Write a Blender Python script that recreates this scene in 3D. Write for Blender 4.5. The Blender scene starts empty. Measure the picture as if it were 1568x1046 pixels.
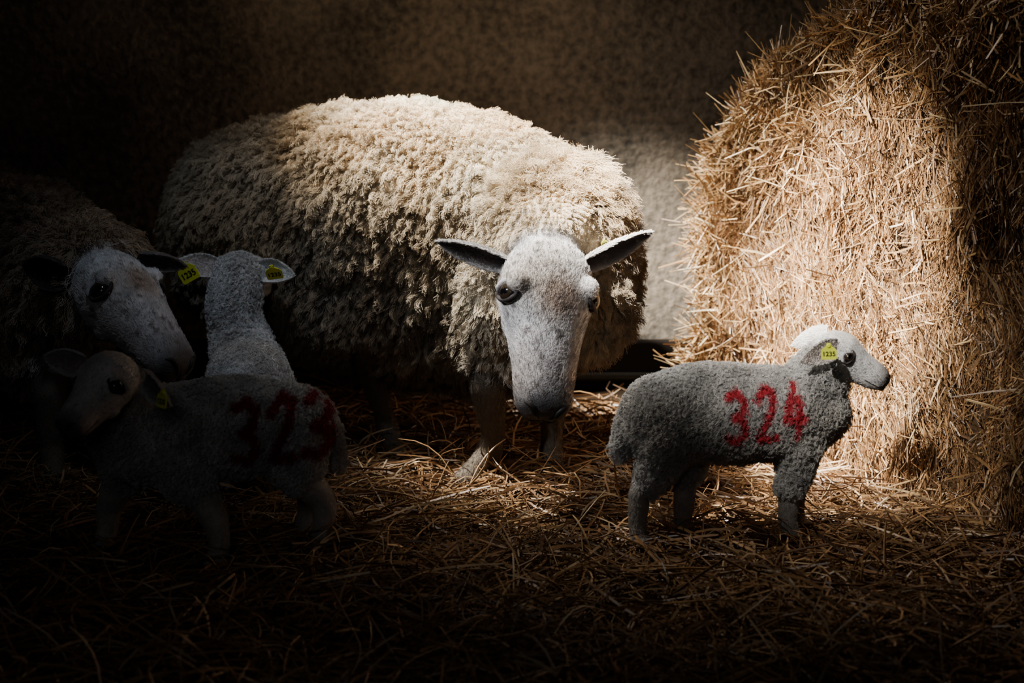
import bpy, math, random
import numpy as np
from mathutils import Vector, Matrix, noise
from mathutils.bvhtree import BVHTree
from mathutils.kdtree import KDTree
rng = np.random.default_rng(11)
random.seed(5)
scene = bpy.context.scene
col_main = scene.collection

def nrm(a):
    a = np.asarray(a, float)
    return a / np.maximum(np.linalg.norm(a, axis=-1, keepdims=True), 1e-9)

# ------------------------------------------------------------------ materials
def new_mat(name):
    m = bpy.data.materials.new(name); m.use_nodes = True
    nt = m.node_tree
    b = nt.nodes.get('Principled BSDF')
    return m, nt, b

def attr_mat(name, rough=0.6, spec=0.3, noise_scale=60, noise_amt=0.25, bump=0.0, bump_scale=200, sheen=0.0):
    m, nt, b = new_mat(name)
    at = nt.nodes.new('ShaderNodeAttribute'); at.attribute_name = 'Col'
    tc = nt.nodes.new('ShaderNodeTexCoord')
    nz = nt.nodes.new('ShaderNodeTexNoise'); nz.inputs['Scale'].default_value = noise_scale
    nz.inputs['Detail'].default_value = 4
    nt.links.new(tc.outputs['Object'], nz.inputs['Vector'])
    mr = nt.nodes.new('ShaderNodeMapRange')
    mr.inputs['From Min'].default_value = 0.3; mr.inputs['From Max'].default_value = 0.7
    mr.inputs['To Min'].default_value = 1 - noise_amt; mr.inputs['To Max'].default_value = 1 + noise_amt
    nt.links.new(nz.outputs['Fac'], mr.inputs['Value'])
    mx = nt.nodes.new('ShaderNodeVectorMath'); mx.operation = 'SCALE'
    nt.links.new(at.outputs['Color'], mx.inputs[0]); nt.links.new(mr.outputs['Result'], mx.inputs['Scale'])
    nt.links.new(mx.outputs['Vector'], b.inputs['Base Color'])
    b.inputs['Roughness'].default_value = rough
    b.inputs['Specular IOR Level'].default_value = spec
    if sheen: b.inputs['Sheen Weight'].default_value = sheen
    if bump > 0:
        n2 = nt.nodes.new('ShaderNodeTexNoise'); n2.inputs['Scale'].default_value = bump_scale
        nt.links.new(tc.outputs['Object'], n2.inputs['Vector'])
        bp = nt.nodes.new('ShaderNodeBump'); bp.inputs['Strength'].default_value = bump
        bp.inputs['Distance'].default_value = 0.004
        nt.links.new(n2.outputs['Fac'], bp.inputs['Height']); nt.links.new(bp.outputs['Normal'], b.inputs['Normal'])
    return m

def flat_mat(name, c, rough=0.5, spec=0.5):
    m, nt, b = new_mat(name)
    tc = nt.nodes.new('ShaderNodeTexCoord')
    nz = nt.nodes.new('ShaderNodeTexNoise'); nz.inputs['Scale'].default_value = 90
    nt.links.new(tc.outputs['Object'], nz.inputs['Vector'])
    cr = nt.nodes.new('ShaderNodeValToRGB')
    cr.color_ramp.elements[0].color = (c[0]*.8, c[1]*.8, c[2]*.8, 1); cr.color_ramp.elements[1].color = (min(1,c[0]*1.15), min(1,c[1]*1.15), min(1,c[2]*1.15), 1)
    nt.links.new(nz.outputs['Fac'], cr.inputs['Fac']); nt.links.new(cr.outputs['Color'], b.inputs['Base Color'])
    b.inputs['Roughness'].default_value = rough; b.inputs['Specular IOR Level'].default_value = spec
    return m

MAT_SKIN = attr_mat('sheep_skin', 0.7, 0.2, 50, 0.2, 0.5, 350)
MAT_WOOL = attr_mat('wool_fibre', 0.8, 0.1, 22, 0.15)
MAT_HAIR = attr_mat('short_hair', 0.6, 0.25, 30, 0.18)
MAT_STRAW = attr_mat('straw_stalk', 0.42, 0.5, 25, 0.3)
MAT_EYE = attr_mat('eyeball', 0.12, 0.45, 10, 0.02)
MAT_DARK = flat_mat('dark_skin', (0.02, 0.016, 0.014), 0.5, 0.3)
MAT_TAG = flat_mat('yellow_tag_plastic', (0.62, 0.66, 0.03), 0.4, 0.4)
MAT_INK = flat_mat('tag_ink', (0.02, 0.02, 0.02), 0.6, 0.2)

# ------------------------------------------------------------------ mesh helpers
def mk_mesh(name, V, F, mat, colors=None, smooth=True, parent=None):
    V = np.asarray(V, np.float32); F = np.asarray(F, np.int32)
    me = bpy.data.meshes.new(name)
    k = F.shape[1]; n = F.shape[0]
    me.vertices.add(len(V)); me.vertices.foreach_set('co', V.ravel())
    me.loops.add(n*k); me.loops.foreach_set('vertex_index', F.ravel())
    me.polygons.add(n); me.polygons.foreach_set('loop_start', np.arange(0, n*k, k, dtype=np.int32))
    me.update(calc_edges=True)
    if colors is not None:
        a = me.color_attributes.new('Col', 'FLOAT_COLOR', 'POINT')
        c4 = np.ones((len(V), 4), np.float32); c4[:, :3] = colors
        a.data.foreach_set('color', c4.ravel())
    me.polygons.foreach_set('use_smooth', np.full(n, smooth))
    me.materials.append(mat)
    ob = bpy.data.objects.new(name, me); col_main.objects.link(ob)
    if parent: set_parent(ob, parent)
    return ob

def set_parent(ob, p):
    ob.parent = p
    ob.matrix_parent_inverse = Matrix.Translation(-Vector(p.location))

def empty(name, loc):
    e = bpy.data.objects.new(name, None); e.location = loc; e.empty_display_size = .1
    col_main.objects.link(e); return e

def uvsphere(nu=16, nv=10):
    V = [(0, 0, 1)]
    for j in range(1, nv):
        ph = math.pi*j/nv
        for i in range(nu):
            th = 2*math.pi*i/nu
            V.append((math.sin(ph)*math.cos(th), math.sin(ph)*math.sin(th), math.cos(ph)))
    V.append((0, 0, -1))
    F = [(0, 1+i, 1+(i+1) % nu) for i in range(nu)]
    for j in range(nv-2):
        a = 1+j*nu; b = a+nu
        for i in range(nu):
            i2 = (i+1) % nu
            F.append((a+i, b+i, b+i2)); F.append((a+i, b+i2, a+i2))
    a = 1+(nv-2)*nu; l = len(V)-1
    for i in range(nu): F.append((a+i, l, a+(i+1) % nu))
    return np.array(V, float), np.array(F, int)
US_V, US_F = uvsphere(18, 12)

def interp_chain(ch):
    ch = np.array(ch, float); out = []
    for a, b in zip(ch[:-1], ch[1:]):
        d = np.linalg.norm(b[:3]-a[:3]); r = min(a[3], b[3])
        n = max(1, int(math.ceil(d/(r*0.3))))
        for i in range(n): out.append(a+(b-a)*i/n)
    out.append(ch[-1])
    return np.array(out)

def remesh(V, F, voxel, smooth_it):
    me = bpy.data.meshes.new('tmp'); me.from_pydata([tuple(v) for v in V], [], [tuple(int(i) for i in f) for f in F])
    ob = bpy.data.objects.new('tmp', me); col_main.objects.link(ob)
    m = ob.modifiers.new('r', 'REMESH'); m.mode = 'VOXEL'; m.voxel_size = voxel; m.adaptivity = 0
    s = ob.modifiers.new('s', 'SMOOTH'); s.factor = 0.5; s.iterations = smooth_it
    dg = bpy.context.evaluated_depsgraph_get(); dg.update()
    ev = ob.evaluated_get(dg); m2 = ev.to_mesh()
    nv = len(m2.vertices)
    co = np.empty(nv*3, np.float32); m2.vertices.foreach_get('co', co); co = co.reshape(-1, 3).astype(float)
    m2.calc_loop_triangles()
    T = np.empty(len(m2.loop_triangles)*3, np.int32); m2.loop_triangles.foreach_get('vertices', T); T = T.reshape(-1, 3)
    ev.to_mesh_clear()
    bpy.data.objects.remove(ob, do_unlink=True); bpy.data.meshes.remove(me)
    return co, T

def vnormals(V, T):
    a, b, c = V[T[:, 0]], V[T[:, 1]], V[T[:, 2]]
    fn = np.cross(b-a, c-a); N = np.zeros_like(V)
    for k in range(3): np.add.at(N, T[:, k], fn)
    return nrm(N)

def sample(V, T, N, dens, n):
    a, b, c = V[T[:, 0]], V[T[:, 1]], V[T[:, 2]]
    ar = np.linalg.norm(np.cross(b-a, c-a), axis=1)*dens[T].mean(1)
    cs = np.cumsum(ar); idx = np.searchsorted(cs, rng.random(n)*cs[-1])
    idx = np.minimum(idx, len(T)-1)
    r1 = np.sqrt(rng.random(n)); r2 = rng.random(n)
    w = np.stack([1-r1, r1*(1-r2), r1*r2], 1)
    P = (V[T[idx]]*w[:, :, None]).sum(1)
    Nn = nrm((N[T[idx]]*w[:, :, None]).sum(1))
    return P, Nn, T[idx], w

def make_hair(name, P, col, rad, mat, parent):
    n, k = P.shape[:2]
    hc = bpy.data.hair_curves.new(name)
    hc.add_curves([k]*n)
    hc.attributes['position'].data.foreach_set('vector', P.astype(np.float32).ravel())
    ra = hc.attributes.get('radius') or hc.attributes.new('radius', 'FLOAT', 'POINT')
    ra.data.foreach_set('value', np.asarray(rad, np.float32).ravel())
    ca = hc.attributes.new('Col', 'FLOAT_COLOR', 'CURVE')
    c4 = np.ones((n, 4), np.float32); c4[:, :3] = col
    ca.data.foreach_set('color', c4.ravel())
    hc.materials.append(mat)
    ob = bpy.data.objects.new(name, hc); col_main.objects.link(ob)
    set_parent(ob, parent)
    return ob

def strand_points(P, N, L, comb, comb_amt, per, clumpw, rand_c, rand_s, curl, turns, droop, k=6):
    n = len(P)
    nc = max(2, n//per)
    ci = rng.choice(n, nc, replace=False)
    kd = KDTree(nc)
    for j, i in enumerate(ci): kd.insert(Vector(P[i]), j)
    kd.balance()
    near = np.fromiter((kd.find(Vector(p))[1] for p in P), int, n)
    tang = comb - (comb*N).sum(1, keepdims=True)*N
    D = nrm(N+tang*comb_amt+rng.normal(0, rand_s, (n, 3)))
    DC = nrm(N[ci]+tang[ci]*comb_amt+rng.normal(0, rand_c, (nc, 3)))
    d = (DC*N[ci]).sum(1, keepdims=True); DC = nrm(DC+N[ci]*np.maximum(0.12-d, 0))
    LC = L[ci]*rng.uniform(.7, 1.25, nc)
    Rc = P[ci][near]; Dn = DC[near]; Ln = LC[near]
    D = nrm(D*.5+Dn*.5)
    s = np.linspace(0, 1, k)[None, :, None]
    pos = P[:, None]+D[:, None]*(Ln*rng.uniform(.75, 1.15, n))[:, None, None]*s
    cen = Rc[:, None]+Dn[:, None]*Ln[:, None, None]*s
    w = (clumpw*rng.uniform(.25, 1.0, n))[:, None, None]*s**.8
    p = pos*(1-w)+cen*w
    t1 = nrm(np.cross(DC, rng.normal(0, 1, (nc, 3)))); t2 = np.cross(DC, t1)
    ph = rng.random(nc)*6.28; tn = turns*rng.uniform(.7, 1.3, nc)
    ang = (ph[near][:, None]+6.28*tn[near][:, None]*s[:, :, 0]+rng.normal(0, .8, (n, 1)))[:, :, None]
    p = p+(t1[near][:, None]*np.cos(ang)+t2[near][:, None]*np.sin(ang))*(curl*Ln)[:, None, None]*(s**.8)
    p[:, :, 2] -= (droop*Ln)[:, None]*s[:, :, 0]**2
    return p, near, nc

# ------------------------------------------------------------------ digits painted on fleece
DIG = {'3': [[(.05,.92),(.45,1),(.85,.85),(.75,.62),(.35,.52),(.8,.42),(.9,.18),(.5,0),(.02,.1)]],
       '2': [[(.05,.8),(.35,1),(.85,.92),(.80,.62),(.1,.02),(1.0,.02)]],
       '4': [[(.5,1),(.05,.38),(.95,.38)],[(.68,.75),(.68,0)]],
       '1': [[(.4,1),(.5,0)]]}
def mark_mask(P, N, mk):
    out = np.zeros(len(P))
    nd = len(mk['text']); W = (mk['x1']-mk['x0'])/nd
    for i, ch in enumerate(mk['text']):
        x0 = mk['x0']+i*W
        sx = W*.70; sz = mk['z1']-mk['z0']
        zz0 = mk['z0']+mk.get('slope', 0)*i
        for pl in DIG[ch]:
            for a, b in zip(pl[:-1], pl[1:]):
                A = np.array([x0+a[0]*sx, zz0+a[1]*sz]); B = np.array([x0+b[0]*sx, zz0+b[1]*sz])
                Q = P[:, [0, 2]]; ab = B-A
                t = np.clip(((Q-A)@ab)/(ab@ab), 0, 1)
                dd = np.linalg.norm(Q-(A+t[:, None]*ab), axis=1)
                out = np.maximum(out, np.clip((mk['w']*1.3-dd)/(mk['w']*.6), 0, 1))
    out *= (N[:, 1] < 0.1)
    return out

# ------------------------------------------------------------------ head
EWE_PROF = [(0,.15,.14,.15),(.06,.21,.18,.2),(.14,.25,.205,.23),(.24,.275,.21,.25),(.34,.272,.21,.26),(.44,.24,.2,.24),(.56,.205,.185,.2),(.7,.18,.168,.165),(.82,.168,.152,.145),(.9,.165,.138,.13),(.96,.148,.11,.11),(1.0,.10,.065,.065)]
LAMB_PROF = [(0,.17,.15,.13),(.08,.25,.24,.19),(.2,.29,.29,.22),(.34,.29,.30,.25),(.46,.25,.255,.25),(.58,.21,.205,.22),(.7,.185,.185,.2),(.82,.175,.17,.18),(.92,.165,.15,.15),(.97,.135,.115,.12),(1.0,.08,.06,.07)]
def head_loft(h):
    prof = h['prof']; L = h['L']; K = 28
    V = []; F = []
    for (t, w, d, v) in prof:
        for i in range(K):
            th = 2*math.pi*i/K; c, s = math.cos(th), math.sin(th)
            a = math.copysign(abs(c)**.92, c)*w*L
            b = math.copysign(abs(s)**.92, s)*(d if s > 0 else v)*L
            V.append(h['o']+h['m']*t*L+h['s']*a+h['n']*b)
    for j in range(len(prof)-1):
        for i in range(K):
            a = j*K+i; b = j*K+(i+1) % K
            F.append((a, b, b+K)); F.append((a, b+K, a+K))
    c0 = len(V); V.append(h['o']-h['m']*.03*L); c1 = len(V); V.append(h['o']+h['m']*1.015*L)
    e = (len(prof)-1)*K
    for i in range(K):
        F.append((c0, (i+1) % K, i)); F.append((c1, e+i, e+(i+1) % K))
    return np.array(V), np.array(F)

def hp(h, t, a, b): return h['o']+h['m']*t*h['L']+h['s']*a*h['L']+h['n']*b*h['L']

def ear_mesh(base, tip, openn, width, cup=.6, sag=.0, cin=(.2,.15,.13), cout=(.6,.55,.5)):
    base = np.array(base, float); tip = np.array(tip, float)
    ax = tip-base; ln = np.linalg.norm(ax); ax = ax/ln
    openn = nrm(np.array(openn, float)-ax*np.dot(openn, ax)); ac = np.cross(ax, openn)
    nu, nv = 16, 9; top = []
    for i in range(nu):
        u = i/(nu-1)
        hw = width/2*(max(0, math.sin(math.pi*min(1, .22+.78*u)))**.75*(1.05-.1*u)+.02)
        cp = cup*(1-.55*u)
        for j in range(nv):
            v = -1+2*j/(nv-1)
            top.append(base+ax*ln*u+ac*hw*math.sin(v*1.4)/math.sin(1.4)+openn*hw*cp*(v*v)+openn*(-sag*math.sin(u*math.pi)*ln)-np.array([0, 0, 1])*0.06*ln*u*u)
    top = np.array(top)
    th = width*.035
    bot = top-openn*th*2
    V = np.concatenate([top, bot]); n = nu*nv; F = []
    for i in range(nu-1):
        for j in range(nv-1):
            a = i*nv+j; F.append((a, a+nv, a+nv+1, a+1)); F.append((n+a, n+a+1, n+a+nv+1, n+a+nv))
    for i in range(nu-1):
        a = i*nv; F.append((a, n+a, n+a+nv, a+nv)); a = i*nv+nv-1; F.append((a, a+nv, n+a+nv, n+a))
    for j in range(nv-1):
        a = (nu-1)*nv+j; F.append((a, a+1, n+a+1, n+a)); a = j; F.append((a, n+a, n+a+1, a+1))
    C = np.zeros((2*n, 3))
    vv = np.tile(np.abs(np.linspace(-1, 1, nv)), nu)[:, None]
    C[:n] = np.array(cin)*(1-vv**3)+np.array(cout)*vv**3
    C[n:] = cout
    return V, np.array(F), C

def tube(pts, rad, K=8):
    pts = np.array(pts, float); V = []; F = []
    n = len(pts)
    for i in range(n):
        d = nrm(pts[min(i+1, n-1)]-pts[max(i-1, 0)])
        a = nrm(np.cross(d, [.3, .2, .9])); b = np.cross(d, a)
        r = rad[i] if hasattr(rad, '__len__') else rad
        for k in range(K):
            t = 6.2832*k/K; V.append(pts[i]+(a*math.cos(t)+b*math.sin(t))*r)
    for i in range(n-1):
        for k in range(K):
            F.append((i*K+k, i*K+(k+1) % K, (i+1)*K+(k+1) % K, (i+1)*K+k))
    return np.array(V), np.array(F)

def make_tag(center, right, up, parent, size=.032, text='1235'):
    right = nrm(right); up = nrm(np.array(up)-right*np.dot(up, right)); out = np.cross(right, up)
    ol = [(-.5,-.45),(-.42,-.55),(.42,-.55),(.5,-.45),(.5,.15),(.36,.36),(.16,.48),(.12,.72),(-.12,.72),(-.16,.48),(-.36,.36),(-.5,.15)]
    n = len(ol); V = []
    for z in (0.02, -0.02):
        for x, y in ol: V.append(np.array(center)+right*x*size+up*y*size*.85+out*z*size*1.5)
    me = bpy.data.meshes.new('ear_tag')
    F = [tuple(range(n)), tuple(range(2*n-1, n-1, -1))]+[(i, n+i, n+(i+1) % n, (i+1) % n) for i in range(n)]
    b0 = len(V)
    for z, r in ((.03, .13), (.09, .13), (.11, .08)):
        for k in range(12):
            t = 6.2832*k/12; V.append(np.array(center)+right*r*math.cos(t)*size+up*(.5*.85+r*math.sin(t))*size+out*z*size)
    for j in range(2):
        for k in range(12):
            F.append((b0+j*12+k, b0+j*12+(k+1) % 12, b0+(j+1)*12+(k+1) % 12, b0+(j+1)*12+k))
    F.append(tuple(b0+24+k for k in range(12)))
    me.from_pydata([tuple(v) for v in V], [], F); me.materials.append(MAT_TAG)
    ob = bpy.data.objects.new('ear_tag', me); col_main.objects.link(ob); set_parent(ob, parent)
    cu = bpy.data.curves.new('tag_number', 'FONT'); cu.body = text; cu.size = size*.42; cu.align_x = 'CENTER'; cu.align_y = 'CENTER'; cu.extrude = .0002; cu.offset = .0003
    cu.materials.append(MAT_INK)
    to = bpy.data.objects.new('tag_number', cu); col_main.objects.link(to)
    M = Matrix((tuple(right), tuple(up), tuple(out))).transposed().to_4x4()
    M.translation = Vector(np.array(center)+out*size*.045-up*size*.12)
    to.matrix_world = M
    to.parent = parent; to.matrix_parent_inverse = Matrix.Translation(-Vector(parent.location))

# ------------------------------------------------------------------ animal
def make_animal(name, loc, wool, legs, head, voxel, wl, nw, ns, wool_col, face_col, leg_col, per=12, hair_r=.0006,
                short_len=.006, short_r=.00035, marks=(), ears=(), tags=(), comb=(0, 0, -1), curl=.12, turns=1.5, lump=.01, nose_col=(.05,.045,.045), dirt=.5, smooth_it=6, extra_col=None, tuft=None, xf=None, clumpw=.8, rand_c=.35):
    if xf is None: xf = lambda p: np.array(p, float)
    wool = [[(*xf(q[:3]), q[3]) for q in c] for c in wool]
    legs = [[(*xf(q[:3]), q[3]) for q in c] for c in legs]
    par = empty(name, loc)
    Vs, Fs = [], []; off = 0
    def add(v, f):
        nonlocal off
        Vs.append(v); Fs.append(np.asarray(f)+off); off += len(v)
    WS = np.concatenate([interp_chain(c) for c in wool]); LS = np.concatenate([interp_chain(c) for c in legs])
    for s in np.concatenate([WS, LS]): add(US_V*s[3]+s[:3], US_F)
    m = nrm(head['m']); n_ = np.array(head['n'], float); n_ = nrm(n_-m*np.dot(m, n_)); s_ = nrm(np.cross(n_, m))
    h = dict(o=xf(head['o']), m=m, n=n_, s=s_, L=head['L'], prof=head['prof'])
    L = h['L']; ewe = head['prof'] is EWE_PROF
    hv, hf = head_loft(h); add(hv, hf)
    et = .33 if ewe else .40; ew = .245 if ewe else .245; ed = .10 if ewe else .1
    for sg in (-1, 1):
        add(US_V*.07*L+hp(h, et-.05, sg*(ew-.045), ed+.04), US_F)
        add(US_V*.10*L+hp(h, et+.10, sg*.12, -.13), US_F)
        add(US_V*.06*L+hp(h, .92, sg*.085, .05), US_F)
        add(US_V*.05*L+hp(h, .965, sg*.05, -.07), US_F)
    V, T = remesh(np.concatenate(Vs), np.concatenate(Fs), voxel, smooth_it)
    N = vnormals(V, T)
    cen = WS[:, :3].mean(0)
    if (N*(V-cen)).sum() < 0: N = -N; T = T[:, ::-1].copy()
    def dmin(P, S):
        o = np.full(len(P), 9.)
        for s in S: o = np.minimum(o, np.linalg.norm(P-s[:3], axis=1)-s[3])
        return o
    HS = np.array([[*(hp(h, t, 0, -.01)), (w+(d+v)/2)/2*L] for t, w, d, v in h['prof'] if t > .08])
    HS2 = interp_chain(HS)
    dw, dl, dh = dmin(V, WS), dmin(V, LS), dmin(V, HS2)
    soft = .02 if ewe else .008
    wf = np.clip((np.minimum(dl, dh)-dw)/soft+.35, 0, 1)
    isleg = dl < dh
    if lump:
        disp = np.array([noise.noise(Vector(v)*14)*.65+noise.noise(Vector(v)*34)*.35 for v in V])
        V = V+N*(disp*lump*wf)[:, None]
    muz = hp(h, 1.0, 0, -.0)
    fore = hp(h, .36, .02, .20)
    feat = [hp(h, et, sg*ew, ed) for sg in (-1, 1)]+[hp(h, .95, sg*.07, .06) for sg in (-1, 1)]
    def colf(P, Nn, w, leg):
        c = np.where(leg[:, None], np.array(leg_col), np.array(face_col))*(1-w)[:, None]+np.array(wool_col)*w[:, None]
        nz = np.array([noise.noise(Vector(p)*7) for p in P])
        n2 = np.array([noise.noise(Vector(p)*26) for p in P])
        c = c*(1+dirt*.45*nz[:, None]*np.array([.6, .9, 1.3]))*(1+.28*n2[:, None])
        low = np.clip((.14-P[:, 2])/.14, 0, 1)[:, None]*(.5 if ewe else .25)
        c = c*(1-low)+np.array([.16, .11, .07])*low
        dz = np.linalg.norm(P-muz, axis=1)/L
        k = np.clip((.60-dz)/.35, 0, 1)[:, None]*(1-w)[:, None]*.40
        c = c*(1-k)+np.array([.32, .24, .21])*k
        k = np.clip((.27-dz)/.13, 0, 1)[:, None]*(1-w)[:, None]
        c = c*(1-k*.9)+np.array(nose_col)*k*.9
        k = np.clip((.17-np.linalg.norm(P-fore, axis=1)/L)/.10, 0, 1)[:, None]*(1-w)[:, None]*(.7 if ewe else .2)
        c = c*(1-k)+np.array([.30, .19, .12])*k
        if ewe:   # dark freckles on the face
            n3 = np.array([noise.noise(Vector(p)*75) for p in P])
            k = np.clip((n3-.30)/.15, 0, 1)[:, None]*(1-w)[:, None]*.65
            c = c*(1-k)+np.array([.12, .09, .075])*k
        for f in feat[:2]:
            k = np.clip((.09-np.linalg.norm(P-f, axis=1)/L)/.03, 0, 1)[:, None]*.55
            c = c*(1-k)+np.array([.11, .10, .10])*k
        hoof = (P[:, 2] < (.035 if ewe else .02))[:, None]
        c = np.where(hoof, np.array([.04, .03, .025]), c)
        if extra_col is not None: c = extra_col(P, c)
        for mk in marks:
            k = mark_mask(P, Nn, mk)[:, None]*.94
            c = c*(1-k)+np.array(mk['col'])*k
        return np.clip(c, 0, 1)
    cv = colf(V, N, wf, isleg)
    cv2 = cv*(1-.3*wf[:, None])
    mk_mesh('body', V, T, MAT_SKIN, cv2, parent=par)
    bvh = BVHTree.FromPolygons([tuple(v) for v in V], [tuple(int(i) for i in t) for t in T])
    def proj(p, c):
        d = Vector(nrm(np.array(p)-np.array(c)))
        r = bvh.ray_cast(Vector(p)+d*.12, -d, .5)
        return np.array(r[0]) if r[0] is not None else np.array(p)
    vis = np.clip(.35+.65*np.clip(1.0-N[:, 1]*1.2+N[:, 2]*.6, 0, 1), 0.3, 1)
    P, Nn, ti, w = sample(V, T, N, (wf**.7)*vis+1e-6, nw)
    wfp = (wf[ti]*w).sum(1)
    Ls = wl*(.25+.75*wfp)*np.array([1+.3*noise.noise(Vector(p)*9) for p in P])
    if tuft is not None: Ls = tuft(P, Ls)
    cb = np.tile(np.array(comb, float), (len(P), 1))
    sp, near, nc = strand_points(P, Nn, Ls, cb, .8, per, clumpw, rand_c, .35, curl, turns, .25)
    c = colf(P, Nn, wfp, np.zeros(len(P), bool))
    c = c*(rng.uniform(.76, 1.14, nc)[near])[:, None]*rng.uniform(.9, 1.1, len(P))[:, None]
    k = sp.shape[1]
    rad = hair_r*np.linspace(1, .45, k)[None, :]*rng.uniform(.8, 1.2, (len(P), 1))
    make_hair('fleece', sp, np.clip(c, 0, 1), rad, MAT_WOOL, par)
    fd = np.ones(len(V))
    for f in feat[:2]: fd *= np.clip((np.linalg.norm(V-f, axis=1)/L-.06)/.02, 0, 1)
    fd *= np.clip((np.linalg.norm(V-muz, axis=1)/L-.14)/.10, 0, 1)
    P, Nn, ti, w = sample(V, T, N, (1-wf)*fd*(V[:, 2] > .03)+1e-7, ns)
    lg = isleg[ti[:, 0]]
    cb = np.where(lg[:, None], np.array([0, 0, -1.]), -h['m'])
    sp, near, nc = strand_points(P, Nn, np.full(len(P), short_len)*rng.uniform(.7, 1.2, len(P)), cb, 2.6, 5, .3, .25, .25, .05, .5, 0, k=4)
    c = colf(P, Nn, np.zeros(len(P)), lg)*rng.uniform(.70, 1.1, len(P))[:, None]
    rad = short_r*np.linspace(1, .4, 4)[None, :]*np.ones((len(P), 1))
    make_hair('face_and_leg_hair', sp, np.clip(c, 0, 1), rad, MAT_HAIR, par)
    for sg in (-1, 1):
        p0 = hp(h, et, sg*ew, ed); ax = hp(h, et, sg*.02, ed*.3)
        ps = proj(p0, ax)
        outd = nrm(h['s']*sg*.85+h['n']*.5+h['m']*.05)
        r = (.066 if ewe else .078)*L
        c0 = ps-outd*r*.40
        up = -h['m']
        V1 = US2_V*r; ang = US2_V@np.array([0, 0, 1.])
        e1 = nrm(np.cross(up, outd)); e2 = np.cross(outd, e1)
        Vw = c0+V1[:, 0:1]*e1+V1[:, 1:2]*e2+V1[:, 2:3]*outd
        pup = (np.abs(US2_V[:, 0]) < .40) & (np.abs(US2_V[:, 1]) < .24) & (ang > 0)
        C = np.where((ang > .72)[:, None], np.array(head.get('iris', (.030, .020, .012))), np.array([.012, .010, .009]))
        C = np.where(pup[:, None], np.array([.002, .002, .003]), C)
        mk_mesh('eyeball', Vw, US2_F, MAT_EYE, C, parent=par)
        pts = []
        for i in range(25):
            t = 6.2832*i/24
            x, y = math.cos(t)*1.2, math.sin(t)*.66
            zz = .58-.25*x*x*.6
            pts.append(c0+(e1*x+e2*y+outd*zz)*r)
        tv, tf = tube(pts, r*.20)
        mk_mesh('eyelid', tv, tf, MAT_SKIN, np.tile(np.array([.05, .04, .04]), (len(tv), 1)), parent=par)
        pts = [c0+(e1*math.cos(t)*1.35+e2*(math.sin(t)*.95+.12)+outd*.42)*r for t in np.linspace(.25, 2.9, 12)]
        tv, tf = tube(pts, [r*.05]+[r*.25]*10+[r*.05])
        mk_mesh('brow_fold', tv, tf, MAT_SKIN, np.tile(np.array(face_col)*.7, (len(tv), 1)), parent=par)
    for sg in (-1, 1):
        pts = []
        for q in np.linspace(0, 1, 8):
            tt = .985-.06*q*q; aa = sg*(.03+.085*q); bb = .0+.085*math.sin(q*2.2)
            pts.append(proj(hp(h, tt, aa, bb), hp(h, .85, 0, -.02)))
        tv, tf = tube(pts, [L*.006, L*.014, L*.018, L*.02, L*.018, L*.015, L*.01, L*.005])
        mk_mesh('nostril', tv, tf, MAT_DARK, parent=par)
        pts = []
        for q in np.linspace(0, 1, 9):
            pts.append(proj(hp(h, 1.0-.27*q**1.4, sg*(.0+.15*q**.6), -.055-.015*q), hp(h, .8, 0, -.05)))
        tv, tf = tube(pts, L*.007)
        mk_mesh('mouth_line', tv, tf, MAT_DARK, parent=par)
    tv, tf = tube([proj(hp(h, 1.0, 0, b), hp(h, .85, 0, -.02)) for b in (.0, -.02, -.04, -.055)], L*.006)
    mk_mesh('philtrum', tv, tf, MAT_DARK, parent=par)
    for e in ears:
        ev, ef, ec = ear_mesh(xf(e['base']), xf(e['tip']), e['open'], e['w'], e.get('cup', .6), e.get('sag', 0), e.get('cin', (.16,.12,.11)), e.get('cout', face_col))
        mk_mesh('ear', ev, ef, MAT_SKIN, ec, parent=par)
        tri = np.concatenate([ef[:, [0, 1, 2]], ef[:, [0, 2, 3]]]); en = vnormals(ev, tri)
        if np.dot(en[-60:].mean(0), np.array(e['open'])) > 0: en = -en
        dens = np.concatenate([np.full(len(ev)//2, .35), np.full(len(ev)//2, 1.)])
        P, Nn, ti, w = sample(ev, tri, en, dens, int(4500*(2 if ewe else 1)))
        axd = nrm(np.array(e['tip'], float)-np.array(e['base'], float))
        sp, near, nc = strand_points(P, Nn, np.full(len(P), short_len*1.1), np.tile(axd, (len(P), 1)), 2., 5, .3, .3, .3, .05, .5, 0, k=4)
        cc = (ec[ti]*w[:, :, None]).sum(1)*rng.uniform(.85, 1.1, (len(P), 1))
        make_hair('ear_hair', sp, cc, short_r*np.linspace(1, .4, 4)[None, :]*np.ones((len(P), 1)), MAT_HAIR, par)
    for t in tags: make_tag(xf(t['c']), t['r'], t['u'], par, t.get('size', .032), t.get('text', '1235'))
    return par
US2_V, US2_F = uvsphere(32, 24)

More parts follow.
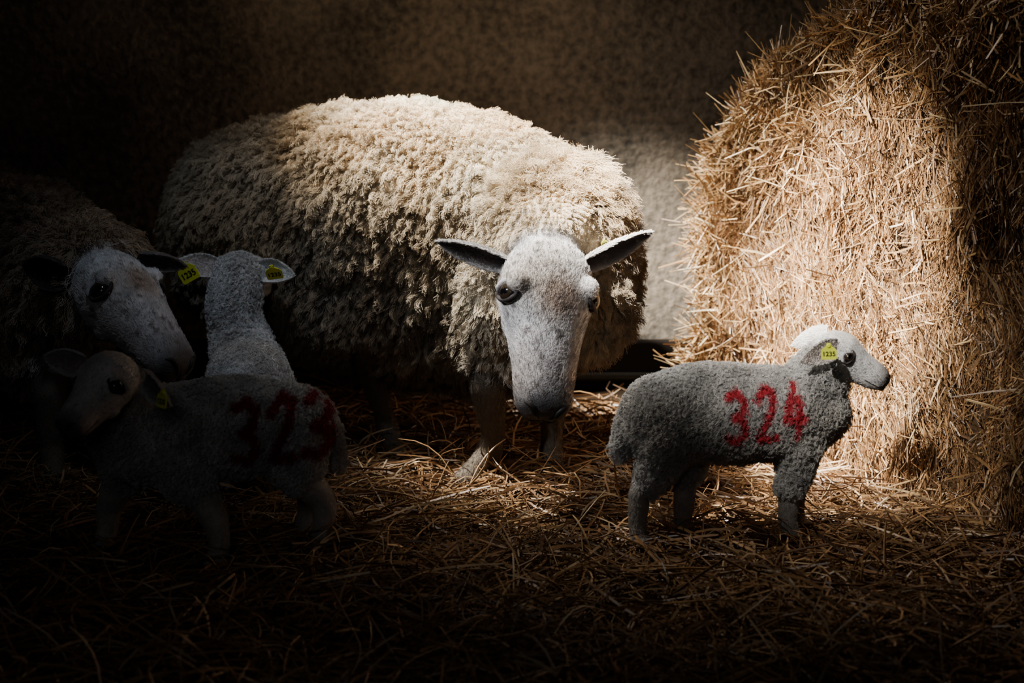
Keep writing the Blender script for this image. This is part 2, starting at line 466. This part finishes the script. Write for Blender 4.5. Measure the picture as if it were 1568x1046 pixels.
# ================================================================== MAIN EWE
ewe_wool = [
 [(-.60,3.45,.50,.235),(-.42,3.38,.525,.253),(-.22,3.30,.535,.262),(-.06,3.21,.51,.245),(.05,3.12,.47,.22),(.09,3.02,.44,.16)],
 [(-.56,3.42,.42,.20),(-.30,3.30,.405,.205),(-.05,3.17,.395,.20)],
 [(.05,3.10,.50,.18),(.075,3.0,.53,.145),(.075,2.92,.535,.115),(.070,2.865,.54,.085)],
 [(.13,3.04,.46,.12),(.15,2.98,.40,.10)],
 [(-.03,2.93,.44,.07),(-.03,2.92,.36,.06)],
 [(-.50,3.33,.42,.15),(-.33,3.18,.33,.075)],
 [(-.62,3.46,.42,.15),(-.62,3.46,.30,.08)],
 [(.0,3.02,.40,.11),(-.03,2.96,.28,.065)],
 [(.10,3.08,.40,.11),(.10,3.04,.28,.055)],
]
ewe_legs = [
 [(-.03,2.96,.28,.055),(-.05,2.925,.225,.040),(-.040,2.935,.12,.024),(-.045,2.94,.08,.026),(-.08,2.925,.04,.024),(-.10,2.91,.015,.03)],
 [(.10,3.04,.28,.05),(.09,3.0,.20,.036),(.086,2.99,.10,.022),(.086,2.985,.07,.025),(.088,2.96,.035,.024),(.09,2.94,.012,.03)],
 [(-.32,3.17,.30,.055),(-.325,3.23,.19,.034),(-.30,3.21,.10,.022),(-.29,3.20,.07,.025),(-.275,3.175,.035,.024),(-.26,3.16,.012,.03)],
 [(-.62,3.46,.30,.055),(-.68,3.50,.19,.034),(-.665,3.48,.10,.022),(-.66,3.475,.07,.025),(-.645,3.45,.035,.024),(-.63,3.44,.012,.03)],
]
def tuft_main(P, Ls):
    d = np.linalg.norm((P-np.array([.14,2.99,.62]))/np.array([.20,.14,.13]), axis=1)
    low = np.clip((.5-P[:, 2])/.2, 0, 1)
    poll = np.clip((P[:, 1]-2.84)/.06, .35, 1)
    return Ls*(1+1.5*np.clip(1.2-d, 0, 1))*(1+.35*low)*poll
def ewe_extra(P, c):
    d = np.linalg.norm((P-np.array([-.20,3.3,.80]))/np.array([.10,.08,.06]), axis=1)
    k = np.clip(1-d, 0, 1)[:, None]*.45
    c = c*(1-k)+np.array([.10,.28,.27])*k
    k = np.clip((P[:, 0]-.17)/.08, 0, 1)[:, None]*np.clip((3.3-P[:, 1])/.1, 0, 1)[:, None]*np.clip((P[:, 1]-2.88)/.04, 0, 1)[:, None]*.8  # shade right of the head put into the chest wool colour
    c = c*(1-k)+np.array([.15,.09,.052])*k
    k = np.clip((.66-P[:, 2])/.26, 0, 1)[:, None]*.70*np.clip((P[:, 1]-2.85)/.1, 0, 1)[:, None]  # flank darkens towards the belly, shade painted into the fleece
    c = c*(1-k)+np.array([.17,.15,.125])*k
    n5 = np.clip(np.array([noise.noise(Vector(p)*5+Vector((7, 3, 1))) for p in P])*2, 0, 1)[:, None]*.4*(P[:, 1] > 2.95)[:, None]
    c = c*(1-n5)+np.array([.42,.28,.15])*n5
    leg = (np.clip((.27-P[:, 2])/.05, 0, 1)*(P[:, 1] > 2.80))[:, None]*.75  # legs darkened as if under the body, shadow painted in
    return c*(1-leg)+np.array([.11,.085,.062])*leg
eo = (.070,2.81,.536)
make_animal('ewe', (-.2,3.2,0), ewe_wool, ewe_legs,
  dict(o=eo, m=(-.010,-.15,-.30), n=(.25,-.85,.42), L=.348, prof=EWE_PROF), .0048, .031, 230000, 42000,
  (.63,.52,.375), (.66,.63,.61), (.20,.16,.12), per=16, hair_r=.00055, tuft=tuft_main, extra_col=ewe_extra, clumpw=.9, lump=.024, dirt=.75,
  ears=[dict(base=(-.010,2.80,.505), tip=(-.148,2.80,.555), open=(-.15,-.8,-.55), w=.052, cin=(.06,.05,.05)),
        dict(base=(.145,2.80,.505), tip=(.280,2.83,.570), open=(.1,-.75,-.62), w=.052, cin=(.10,.08,.08))],
  tags=[dict(c=(.183,2.795,.545), r=(1,0,.3), u=(0,-.4,.8), size=.014)])

# ================================================================== EWE AT LEFT
make_animal('ewe', (-1.3,3.2,0),
 [[(-.93,3.02,.42,.12),(-1.04,3.16,.42,.17),(-1.2,3.28,.43,.21),(-1.45,3.38,.45,.225),(-1.72,3.45,.45,.21)],
  [(-1.1,3.1,.36,.14),(-1.5,3.3,.37,.18)],
  [(-.93,3.02,.44,.12),(-.90,2.96,.45,.10),(-.875,2.92,.455,.085)],
  [(-1.02,3.05,.32,.10),(-1.0,3.0,.27,.055)],[(-1.1,3.3,.32,.10),(-1.1,3.3,.27,.055)],[(-1.65,3.32,.38,.13),(-1.68,3.3,.29,.06)],[(-1.75,3.5,.38,.13),(-1.78,3.5,.29,.06)]],
 [[(-1.0,3.0,.27,.05),(-.99,2.96,.20,.035),(-.99,2.96,.08,.024),(-.98,2.93,.03,.024),(-.975,2.92,.012,.03)],
  [(-1.1,3.3,.27,.05),(-1.1,3.27,.20,.035),(-1.1,3.27,.08,.024),(-1.09,3.24,.03,.024),(-1.085,3.23,.012,.03)],
  [(-1.68,3.3,.29,.055),(-1.75,3.33,.19,.034),(-1.73,3.32,.08,.024),(-1.71,3.3,.03,.024),(-1.70,3.29,.012,.03)],
  [(-1.78,3.5,.29,.055),(-1.85,3.53,.19,.034),(-1.83,3.52,.08,.024),(-1.81,3.5,.03,.024),(-1.80,3.49,.012,.03)]],
 dict(o=(-.845,2.87,.49), m=(.20,-.15,-.20), n=(.60,-.30,.74), L=.31, prof=EWE_PROF), .0055, .036, 90000, 30000,
 (.36,.27,.19), (.52,.51,.52), (.12,.10,.08), per=14, hair_r=.0007, clumpw=.95, lump=.04,
 ears=[dict(base=(-.895,2.83,.475), tip=(-.985,2.84,.50), open=(-.3,-.9,-.2), w=.07, cin=(.05,.04,.04), cout=(.10,.085,.075)),
       dict(base=(-.77,2.90,.500), tip=(-.685,2.96,.480), open=(.4,-.7,-.3), w=.040, cin=(.07,.06,.06), cout=(.2,.18,.17))])

# ================================================================== LAMBS
RED = (.46,.010,.028)
LW = dict(per=7, hair_r=.00042, short_len=.004, short_r=.00028, curl=.35, turns=1.3, lump=.009, smooth_it=5, clumpw=.75, rand_c=.5, dirt=.4)
xc = lambda p: np.array([p[0], 2.60+(p[1]-2.66), p[2]*1.05])
make_animal('lamb', (.4,2.6,0),
 [[(.285,2.66,.225,.080),(.34,2.67,.235,.087),(.43,2.675,.232,.088),(.52,2.68,.232,.083),(.57,2.68,.235,.066)],
  [(.30,2.665,.25,.06),(.40,2.67,.25,.07),(.52,2.68,.248,.06)],
  [(.54,2.68,.25,.064),(.575,2.68,.29,.055),(.598,2.68,.325,.048)],
  [(.285,2.63,.20,.055),(.275,2.62,.155,.036),(.25,2.615,.115,.024)],[(.33,2.70,.20,.055),(.34,2.705,.15,.036),(.33,2.66,.115,.024)],
  [(.54,2.65,.20,.048),(.535,2.645,.145,.032),(.525,2.64,.10,.023)],[(.55,2.71,.20,.048),(.555,2.715,.145,.032),(.55,2.71,.10,.023)],
  [(.235,2.66,.26,.02),(.213,2.655,.22,.018),(.208,2.65,.17,.015)]],
 [[(.245,2.615,.115,.021),(.238,2.61,.10,.020),(.235,2.605,.05,.0170),(.238,2.60,.022,.0175),(.245,2.59,.006,.019)],
  [(.33,2.66,.11,.021),(.325,2.63,.09,.020),(.322,2.625,.05,.0170),(.325,2.62,.022,.0175),(.333,2.61,.006,.019)],
  [(.525,2.64,.09,.021),(.522,2.64,.045,.0170),(.527,2.635,.022,.0175),(.537,2.63,.006,.019)],
  [(.55,2.71,.09,.021),(.55,2.71,.045,.0170),(.553,2.71,.022,.0175),(.563,2.705,.006,.019)]],
 dict(o=(.578,2.678,.360), m=(.130,-.040,-.074), n=(.48,-.18,.85), L=.143, prof=LAMB_PROF), .0028, .010, 90000, 18000,
 (.47,.445,.41), (.76,.74,.71), (.34,.31,.27),
 marks=[dict(text='324', x0=.395, x1=.553, z0=.218, z1=.300, w=.0072, col=RED, slope=.004)],
 ears=[dict(base=(.602,2.632,.362), tip=(.527,2.598,.348), open=(-.1,-.8,-.05), w=.042, cup=.25, cin=(.72,.64,.60), cout=(.74,.70,.66)),
       dict(base=(.602,2.716,.370), tip=(.545,2.765,.345), open=(.1,.8,-.25), w=.042, cin=(.4,.33,.3))],
 tags=[dict(c=(.574,2.584,.362), r=(1,-.1,.05), u=(0,.25,.96), size=.028, text='1235')], xf=xc, **LW)

# dim lamb in the foreground at left, head turned to the viewer
xa = lambda p: np.array([p[0]-.025, p[1]-.02, p[2]])
make_animal('lamb', (-.54,2.51,0),
 [[(-.385,2.56,.235,.078),(-.44,2.545,.245,.084),(-.53,2.52,.243,.086),(-.62,2.49,.24,.08),(-.66,2.475,.245,.065)],
  [(-.40,2.555,.26,.06),(-.5,2.53,.262,.066),(-.62,2.49,.25,.06)],
  [(-.64,2.48,.26,.062),(-.66,2.45,.31,.052),(-.66,2.43,.34,.048)],
  [(-.37,2.53,.20,.055),(-.36,2.52,.155,.036)],[(-.39,2.60,.20,.055),(-.39,2.61,.15,.036)],
  [(-.57,2.46,.20,.05),(-.535,2.46,.15,.034)],[(-.67,2.52,.20,.05),(-.69,2.53,.15,.034)],
  [(-.33,2.57,.27,.02),(-.308,2.575,.22,.018),(-.30,2.57,.17,.015)]],
 [[(-.36,2.52,.155,.034),(-.325,2.53,.11,.024),(-.32,2.53,.09,.023),(-.325,2.53,.05,.0185),(-.33,2.52,.022,.0185),(-.34,2.51,.006,.019)],
  [(-.39,2.61,.15,.034),(-.36,2.62,.11,.024),(-.36,2.615,.09,.023),(-.365,2.61,.05,.0185),(-.37,2.60,.022,.0185),(-.38,2.59,.006,.019)],
  [(-.535,2.46,.15,.032),(-.505,2.455,.09,.023),(-.50,2.455,.045,.0185),(-.505,2.445,.022,.0185),(-.515,2.435,.006,.019)],
  [(-.69,2.53,.15,.032),(-.72,2.54,.09,.023),(-.725,2.54,.045,.0185),(-.73,2.53,.022,.0185),(-.74,2.52,.006,.019)]],
 dict(o=(-.645,2.425,.385), m=(-.065,-.12,-.085), n=(-.30,-.55,.70), L=.170, prof=LAMB_PROF), .0028, .010, 85000, 18000,
 (.52,.50,.47), (.54,.52,.50), (.43,.40,.36),
 marks=[dict(text='323', x0=-.492, x1=-.315, z0=.205, z1=.303, w=.0088, col=(.30,.012,.022))],
 ears=[dict(base=(-.705,2.41,.385), tip=(-.785,2.43,.400), open=(-.3,-.9,.0), w=.045, cin=(.3,.24,.22)),
       dict(base=(-.595,2.37,.375), tip=(-.545,2.32,.340), open=(-.2,-.8,-.2), w=.045, cin=(.2,.17,.16))],
 tags=[dict(c=(-.558,2.325,.345), r=(.5,-.5,0), u=(.1,.1,.9), size=.030)], xf=xa, **LW)

# lamb facing away, next to the left ewe
make_animal('lamb', (-.57,2.95,0),
 [[(-.545,2.86,.215,.075),(-.55,2.92,.228,.08),(-.57,3.0,.232,.08),(-.58,3.05,.245,.065)],
  [(-.58,3.03,.26,.065),(-.60,3.06,.32,.055),(-.61,3.065,.37,.05),(-.605,3.075,.41,.052),(-.60,3.09,.435,.052)],
  [(-.51,2.86,.19,.05),(-.505,2.86,.15,.033)],[(-.59,2.88,.19,.05),(-.60,2.88,.15,.033)],
  [(-.53,3.03,.19,.048),(-.525,3.03,.15,.03)],[(-.62,3.05,.19,.048),(-.625,3.05,.15,.03)],
  [(-.545,2.80,.24,.02),(-.545,2.785,.2,.017),(-.545,2.785,.15,.014)]],
 [[(-.505,2.86,.15,.03),(-.50,2.83,.10,.021),(-.50,2.84,.05,.0155),(-.50,2.85,.022,.0165),(-.50,2.86,.006,.018)],
  [(-.60,2.88,.15,.03),(-.605,2.85,.10,.021),(-.605,2.86,.05,.0155),(-.605,2.87,.022,.0165),(-.605,2.88,.006,.018)],
  [(-.525,3.03,.15,.027),(-.52,3.04,.09,.02),(-.52,3.04,.045,.0155),(-.52,3.05,.022,.0165),(-.52,3.06,.006,.018)],
  [(-.625,3.05,.15,.027),(-.63,3.06,.09,.02),(-.63,3.06,.045,.0155),(-.63,3.07,.022,.0165),(-.63,3.08,.006,.018)]],
 dict(o=(-.600,3.085,.442), m=(.05,.13,-.045), n=(.05,.3,.93), L=.165, prof=LAMB_PROF), .0028, .010, 75000, 14000,
 (.58,.57,.57), (.66,.65,.66), (.48,.45,.40),
 ears=[dict(base=(-.645,3.085,.450), tip=(-.735,3.06,.472), open=(-.2,-.7,.4), w=.052, cin=(.5,.44,.42)),
       dict(base=(-.555,3.09,.445), tip=(-.475,3.07,.445), open=(.2,-.7,.3), w=.052, cin=(.4,.42,.45))],
 tags=[dict(c=(-.700,3.04,.450), r=(.9,-.2,.5), u=(-.35,0,.9), size=.044, text='1235'),
       dict(c=(-.515,3.045,.448), r=(1,-.1,.15), u=(-.1,-.5,.8), size=.036, text='1235')], **LW)

# ================================================================== STRAW
PAL = np.array([(.50,.34,.17),(.62,.49,.30),(.27,.17,.09),(.40,.25,.12),(.70,.61,.45),(.17,.105,.06)])
def pick_cols(n, w):
    w = np.array(w, float); i = rng.choice(len(PAL), n, p=w/w.sum())
    return PAL[i]*rng.uniform(.7, 1.15, (n, 1))
def strands(name, P0, D, L, W, bend, cols, nseg=3, parent=None):
    n = len(P0); D = nrm(D)
    side = nrm(np.cross(D, rng.normal(0, 1, (n, 3)))); up = np.cross(D, side)
    s = np.linspace(-.5, .5, nseg+1)
    cen = P0[:, None]+D[:, None]*(L[:, None]*s)[:, :, None]+bend[:, None]*(L[:, None]*(s*s))[:, :, None]
    offs = np.stack([side, -side*.7+up*.5, -side*.5-up*.4], 1)
    tap = np.ones(nseg+1); tap[-1] = .55
    V = cen[:, :, None]+offs[:, None]*(W[:, None]*tap[None])[:, :, None, None]
    V = V.reshape(-1, 3)
    base = (np.arange(n)*(nseg+1)*3)[:, None, None]
    j = (np.arange(nseg)*3)[None, :, None]; k = np.arange(3)[None, None, :]; k2 = (k+1) % 3
    F = np.stack([base+j+k, base+j+k2, base+j+3+k2, base+j+3+k], -1).reshape(-1, 4)
    C = np.repeat(cols, (nseg+1)*3, axis=0)
    return mk_mesh(name, V, F, MAT_STRAW, C, smooth=False, parent=parent)

def gh(x, y):
    return .012*np.sin(x*5.1+1.3)*np.cos(y*4.3)+.010*np.sin(x*11+y*7)+.006*np.sin(x*19-y*17)-.016

def floor_mat():
    m, nt, b = new_mat('trodden_straw_floor')
    tc = nt.nodes.new('ShaderNodeTexCoord'); nz = nt.nodes.new('ShaderNodeTexNoise'); nz.inputs['Scale'].default_value = 30; nz.inputs['Detail'].default_value = 8
    nt.links.new(tc.outputs['Object'], nz.inputs['Vector'])
    cr = nt.nodes.new('ShaderNodeValToRGB'); cr.color_ramp.elements[0].color = (.02,.012,.006,1); cr.color_ramp.elements[1].color = (.14,.08,.035,1)
    nt.links.new(nz.outputs['Fac'], cr.inputs['Fac']); nt.links.new(cr.outputs['Color'], b.inputs['Base Color'])
    b.inputs['Roughness'].default_value = .9
    bp = nt.nodes.new('ShaderNodeBump'); bp.inputs['Strength'].default_value = .8; bp.inputs['Distance'].default_value = .02
    nt.links.new(nz.outputs['Fac'], bp.inputs['Height']); nt.links.new(bp.outputs['Normal'], b.inputs['Normal'])
    return m
nx, ny = 160, 160
gx, gy = np.meshgrid(np.linspace(-3.5, 3.5, nx), np.linspace(-.8, 3.98, ny), indexing='ij')
FV = np.stack([gx, gy, gh(gx, gy)], -1).reshape(-1, 3)
ii, jj = np.meshgrid(np.arange(nx-1), np.arange(ny-1), indexing='ij'); q = (ii*ny+jj).ravel()
mk_mesh('floor', FV, np.stack([q, q+ny, q+ny+1, q+1], 1), floor_mat())

A = np.array([.50, 3.62]); u = nrm(np.array([.39, -.92])); wv = np.array([-u[1], u[0]])
def outside_bale(x, y, marg=.0):
    q = np.stack([x-A[0], y-A[1]], 1); t = q@u; d = q@wv
    return ~((t > -.03) & (t < 1.65) & (d > -marg))
FT = np.array([.68,.57,.47])
bed = empty('straw_bedding', (0, 2.5, 0))
n = 36000
y = 1.2+2.48*rng.random(n)**.9
x = rng.uniform(-1, 1, n)*(.42*y+.45)
ok = outside_bale(x, y, -.05); x = x[ok]; y = y[ok]; n = len(x)
az = rng.uniform(0, 6.283, n); el = rng.normal(0, .16, n)
D = np.stack([np.cos(az)*np.cos(el), np.sin(az)*np.cos(el), np.sin(el)], 1)
L = rng.uniform(.05, .24, n); W = rng.uniform(.0012, .0030, n)
P0 = np.stack([x, y, gh(x, y)+.004+.042*rng.random(n)**1.5+np.abs(el)*L*.25], 1)
bend = rng.normal(0, .55, (n, 3)); bend[:, 2] = -np.abs(bend[:, 2])*.4
strands('loose_stalks', P0, D, L, W, bend, pick_cols(n, (3, .8, 3, 3, .3, 2.8))*FT, nseg=4, parent=bed)
n = 2300
y = 1.6+2.0*rng.random(n); x = rng.uniform(-1, 1, n)*(.40*y+.1)
ok = outside_bale(x, y, .05); x = x[ok]; y = y[ok]; n = len(x)
az = rng.uniform(0, 6.283, n); el = rng.uniform(.15, .9, n)
D = np.stack([np.cos(az)*np.cos(el), np.sin(az)*np.cos(el), np.sin(el)], 1)
L = rng.uniform(.08, .20, n); W = rng.uniform(.0013, .0026, n)
P0 = np.stack([x, y, gh(x, y)+.03+.3*L*np.sin(el)], 1)
bend = rng.normal(0, .7, (n, 3)); bend[:, 2] = -np.abs(bend[:, 2])*1.5
strands('raised_stalks', P0, D, L, W, bend, pick_cols(n, (3, 3, 1, 3, 1, .5))*FT*1.2, nseg=6, parent=bed)

# ================================================================== BALE
bale = empty('straw_bale', (1.0, 3.0, 0))
TT = [0,.06,.12,.20,.30,.46,.7,1.0,1.35,1.6]; TZ = [.66,.73,.79,.85,.91,.97,1.05,1.10,1.12,.9]
prof = [(0,-.02),(-.015,.15),(-.02,.35),(-.02,.52)]+list(zip(TT[:-1], TZ[:-1]))+[(1.52,1.05),(1.6,.9),(1.62,.5),(1.6,-.02)]
ctr = np.array([.8, .45])
outl = np.array(prof); seg = []
for a, b in zip(outl, np.roll(outl, -1, 0)):
    for i in range(6): seg.append(a+(b-a)*i/6)
seg = np.array(seg); K = len(seg)
BV = []; BF = []
rows = []
for sc, dp in [(0, 0), (.25, 0), (.5, 0), (.7, 0), (.85, 0), (.94, .006), (.985, .025), (1., .06), (1.0, .2), (1., .4), (.99, .56), (.95, .61), (.7, .62), (.3, .62), (0, .62)]:
    dp = dp*.35/.62 if dp > .1 else dp
    r = []
    for p in seg:
        q = ctr+(p-ctr)*sc
        xy = A+u*q[0]+wv*dp
        pt = Vector((xy[0], xy[1], q[1]))
        nz = noise.noise(pt*5)*.03+noise.noise(pt*16)*.012-.01
        BV.append((pt.x-wv[0]*nz if dp < .1 else pt.x, pt.y-wv[1]*nz if dp < .1 else pt.y, pt.z)); r.append(len(BV)-1)
    rows.append(r)
for r0, r1 in zip(rows[:-1], rows[1:]):
    for i in range(K): BF.append((r0[i], r0[(i+1) % K], r1[(i+1) % K], r1[i]))
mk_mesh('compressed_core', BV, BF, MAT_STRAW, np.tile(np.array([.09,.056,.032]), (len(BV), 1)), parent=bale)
def face_pt(t, z, out):
    xy = A[None]+u[None]*t[:, None]-wv[None]*out[:, None]
    return np.stack([xy[:, 0], xy[:, 1], z], 1)
u3 = np.array([u[0], u[1], 0]); w3 = np.array([wv[0], wv[1], 0]); z3 = np.array([0, 0, 1.])
def top_at(t): return np.interp(t, TT, TZ)
def bulge(t, z):
    return np.array([noise.noise(Vector((A[0]+u[0]*a, A[1]+u[1]*a, b))*5)*.050+noise.noise(Vector((A[0]+u[0]*a, A[1]+u[1]*a, b*.55))*22)*.026 for a, b in zip(t, z)])
BT = np.array([.78,.65,.54])
n = 66000
t = rng.uniform(-.01, 1.5, n); z = rng.random(n)*top_at(t)
ang0 = np.array([noise.noise(Vector((a*4, b*4, 3.)))*1.1 for a, b in zip(t, z)])
ang = ang0+rng.normal(0, .34, n)+np.where(rng.random(n) < .12, rng.uniform(-1.5, 1.5, n), 0)
outw = rng.normal(0.03, .15, n)
D = np.sin(ang)[:, None]*u3+np.cos(ang)[:, None]*z3-outw[:, None]*w3
P0 = face_pt(t, z, bulge(t, z)+rng.uniform(-.008, .012, n))
L = rng.uniform(.02, .11, n); W = rng.uniform(.0004, .0020, n)
strands('face_fibres', P0, D, L, W, rng.normal(0, .4, (n, 3)), pick_cols(n, (2.2, 1.2, 3.6, 4, .8, 3.6))*BT, parent=bale)
n = 5200
k = rng.random(n)
edge = k < .55
t = np.where(edge, np.abs(rng.normal(0, .05, n)), rng.uniform(0, 1.4, n)); z = rng.random(n)*top_at(t)
te = rng.uniform(0, 1.2, n); ontop = rng.random(n) < .3
t = np.where(ontop, te, t); z = np.where(ontop, top_at(t)-np.abs(rng.normal(0, .14, n)), z)
P0 = face_pt(t, z, bulge(t, z)+rng.uniform(-.01, .02, n))
D = rng.normal(0, 1, (n, 3))*.7-w3*.15-u3*np.where(edge, .8, 0)[:, None]+z3*(rng.normal(0, .8, n)[:, None]+np.where(ontop, .2, -.1)[:, None])
L = rng.uniform(.04, .16, n); W = rng.uniform(.0010, .0030, n)
strands('protruding_stalks', P0, D, L, W, rng.normal(0, .7, (n, 3)), pick_cols(n, (3, 2.4, 2, 3, 1, 1))*np.array([.90,.80,.66]), nseg=4, parent=bale)
n = 8000
d_ = rng.uniform(0, .34, n); tt = rng.uniform(0, 1.5, n); rear = rng.random(n) < .4
zz = np.where(rear, rng.random(n)*.66, top_at(tt)); tt = np.where(rear, -.015, tt)
xy = A[None]+u[None]*tt[:, None]+wv[None]*d_[:, None]
P0 = np.stack([xy[:, 0], xy[:, 1], zz], 1)
strands('side_fibres', P0, nrm(rng.normal(0, 1, (n, 3))), rng.uniform(.03, .10, n), rng.uniform(.001, .0025, n), rng.normal(0, .3, (n, 3)), pick_cols(n, (3, 2, 2, 3, 1, 1)), parent=bale)

# ================================================================== WALL
def wall_mat():
    m, nt, b = new_mat('rough_rendered_wall')
    tc = nt.nodes.new('ShaderNodeTexCoord')
    n1 = nt.nodes.new('ShaderNodeTexNoise'); n1.inputs['Scale'].default_value = 4; n1.inputs['Detail'].default_value = 8
    n2 = nt.nodes.new('ShaderNodeTexNoise'); n2.inputs['Scale'].default_value = 45; n2.inputs['Detail'].default_value = 5
    for x in (n1, n2): nt.links.new(tc.outputs['Object'], x.inputs['Vector'])
    cr = nt.nodes.new('ShaderNodeValToRGB')
    cr.color_ramp.elements[0].position = .36; cr.color_ramp.elements[0].color = (.060,.055,.048,1)
    cr.color_ramp.elements[1].position = .64; cr.color_ramp.elements[1].color = (.29,.25,.20,1)
    mx = nt.nodes.new('ShaderNodeMath'); mx.operation = 'MULTIPLY_ADD'; mx.inputs[1].default_value = .55
    nt.links.new(n2.outputs['Fac'], mx.inputs[0])
    m2 = nt.nodes.new('ShaderNodeMath'); m2.operation = 'MULTIPLY'; m2.inputs[1].default_value = .45
    nt.links.new(n1.outputs['Fac'], m2.inputs[0]); nt.links.new(m2.outputs[0], mx.inputs[2])
    nt.links.new(mx.outputs[0], cr.inputs['Fac']); nt.links.new(cr.outputs['Color'], b.inputs['Base Color'])
    b.inputs['Roughness'].default_value = .85
    bp = nt.nodes.new('ShaderNodeBump'); bp.inputs['Strength'].default_value = .8; bp.inputs['Distance'].default_value = .012
    nt.links.new(n2.outputs['Fac'], bp.inputs['Height']); nt.links.new(bp.outputs['Normal'], b.inputs['Normal'])
    return m
WM = wall_mat()
DW = flat_mat('shade_dark_timber', (.013,.010,.008), .85, .1)  # near-black so the board reads as shadow
def box(name, a, b, mat):
    x0, y0, z0 = a; x1, y1, z1 = b
    V = [(x0,y0,z0),(x1,y0,z0),(x1,y1,z0),(x0,y1,z0),(x0,y0,z1),(x1,y0,z1),(x1,y1,z1),(x0,y1,z1)]
    F = [(0,3,2,1),(4,5,6,7),(0,1,5,4),(1,2,6,5),(2,3,7,6),(3,0,4,7)]
    ob = mk_mesh(name, V, F, mat, smooth=False)
    bv = ob.modifiers.new('b', 'BEVEL'); bv.width = .006; bv.segments = 2
    return ob
box('wall_back', (-3.5, 3.98, -.05), (3.5, 4.15, 2.6), WM)
box('shade_baseboard_back', (-3.5, 3.93, -.03), (3.4, 3.98, .12), DW)  # board's height and near-black colour stand in for shade at the wall foot
box('trim_1', (-3.5, 3.915, .012), (3.4, 3.93, .034), flat_mat('worn_timber_rail', (.035,.030,.024), .85, .1))

# ================================================================== LIGHT
w = bpy.data.worlds.new('barn_dusk'); scene.world = w; w.use_nodes = True
w.node_tree.nodes['Background'].inputs['Color'].default_value = (.60,.65,.8,1)
w.node_tree.nodes['Background'].inputs['Strength'].default_value = .009
def spot(name, target, d, dist, energy, radius, blend, size, color):
    d = nrm(d); l = bpy.data.lights.new(name, 'SPOT'); l.energy = energy; l.color = color
    l.spot_size = 2*math.atan(radius/dist); l.spot_blend = blend; l.shadow_soft_size = size
    o = bpy.data.objects.new(name, l); col_main.objects.link(o)
    o.location = Vector(target)-Vector(d)*dist
    o.rotation_euler = Vector(d).to_track_quat('-Z', 'Y').to_euler()
    return o
spot('roof_light_beam', (.04,3.24,.80), (.38,-.02,-.93), 3.5, 7200, .60, 1.0, .05, (1,.95,.86))
# added spot that brightens the bale face; its source is invented
spot('added_bale_beam', (.72,3.12,.34), (.52,.47,-.62), 4.0, 9500, .47, 1.0, .04, (1,.93,.83))
spot('added_wall_beam', (.42,3.84,.24), (.50,.52,-.62), 4.0, 3600, .46, 1.0, .05, (1,.90,.76))  # second added spot, lights the wall behind the ewe
spot('added_wide_fill', (.40,3.1,.5), (.48,.12,-.86), 4.0, 310, 1.2, 1.0, .15, (1,.95,.89))  # broad weak spot added to lift the rump and the right lamb
spot('added_ewe_face_fill', (.03,2.70,.46), (.66,.42,-.62), 3.2, 480, .27, 1.0, .10, (.90,.94,1))  # cool fill added to brighten the main ewe's face
spot('added_lamb_head_spot', (.62,2.62,.37), (.42,.55,-.55), 3.2, 480, .34, 1.0, .04, (1,.97,.92))  # extra spot added for the lamb's head and its shadow on the bale
spot('added_left_fill', (-.62,2.98,.52), (-.10,.50,-.86), 3.5, 95, .48, 1.0, .2, (.72,.84,1))  # cool fill added for the left ewe's face and the lamb beside it
spot('added_front_fill', (-.15,2.7,.35), (.08,.92,-.40), 3.6, 10, 1.5, 1.0, .5, (.92,.95,1))  # low fill added behind the camera so the lamb markings show

# ================================================================== CAMERA
cam = bpy.data.cameras.new('camera'); co = bpy.data.objects.new('camera', cam); col_main.objects.link(co)
cam.sensor_width = 36; cam.lens = 50
co.location = (0, 0, .9); co.rotation_euler = (math.radians(90-11.2), 0, 0)
cam.dof.use_dof = True; cam.dof.focus_distance = 2.85; cam.dof.aperture_fstop = 3.2
scene.camera = co
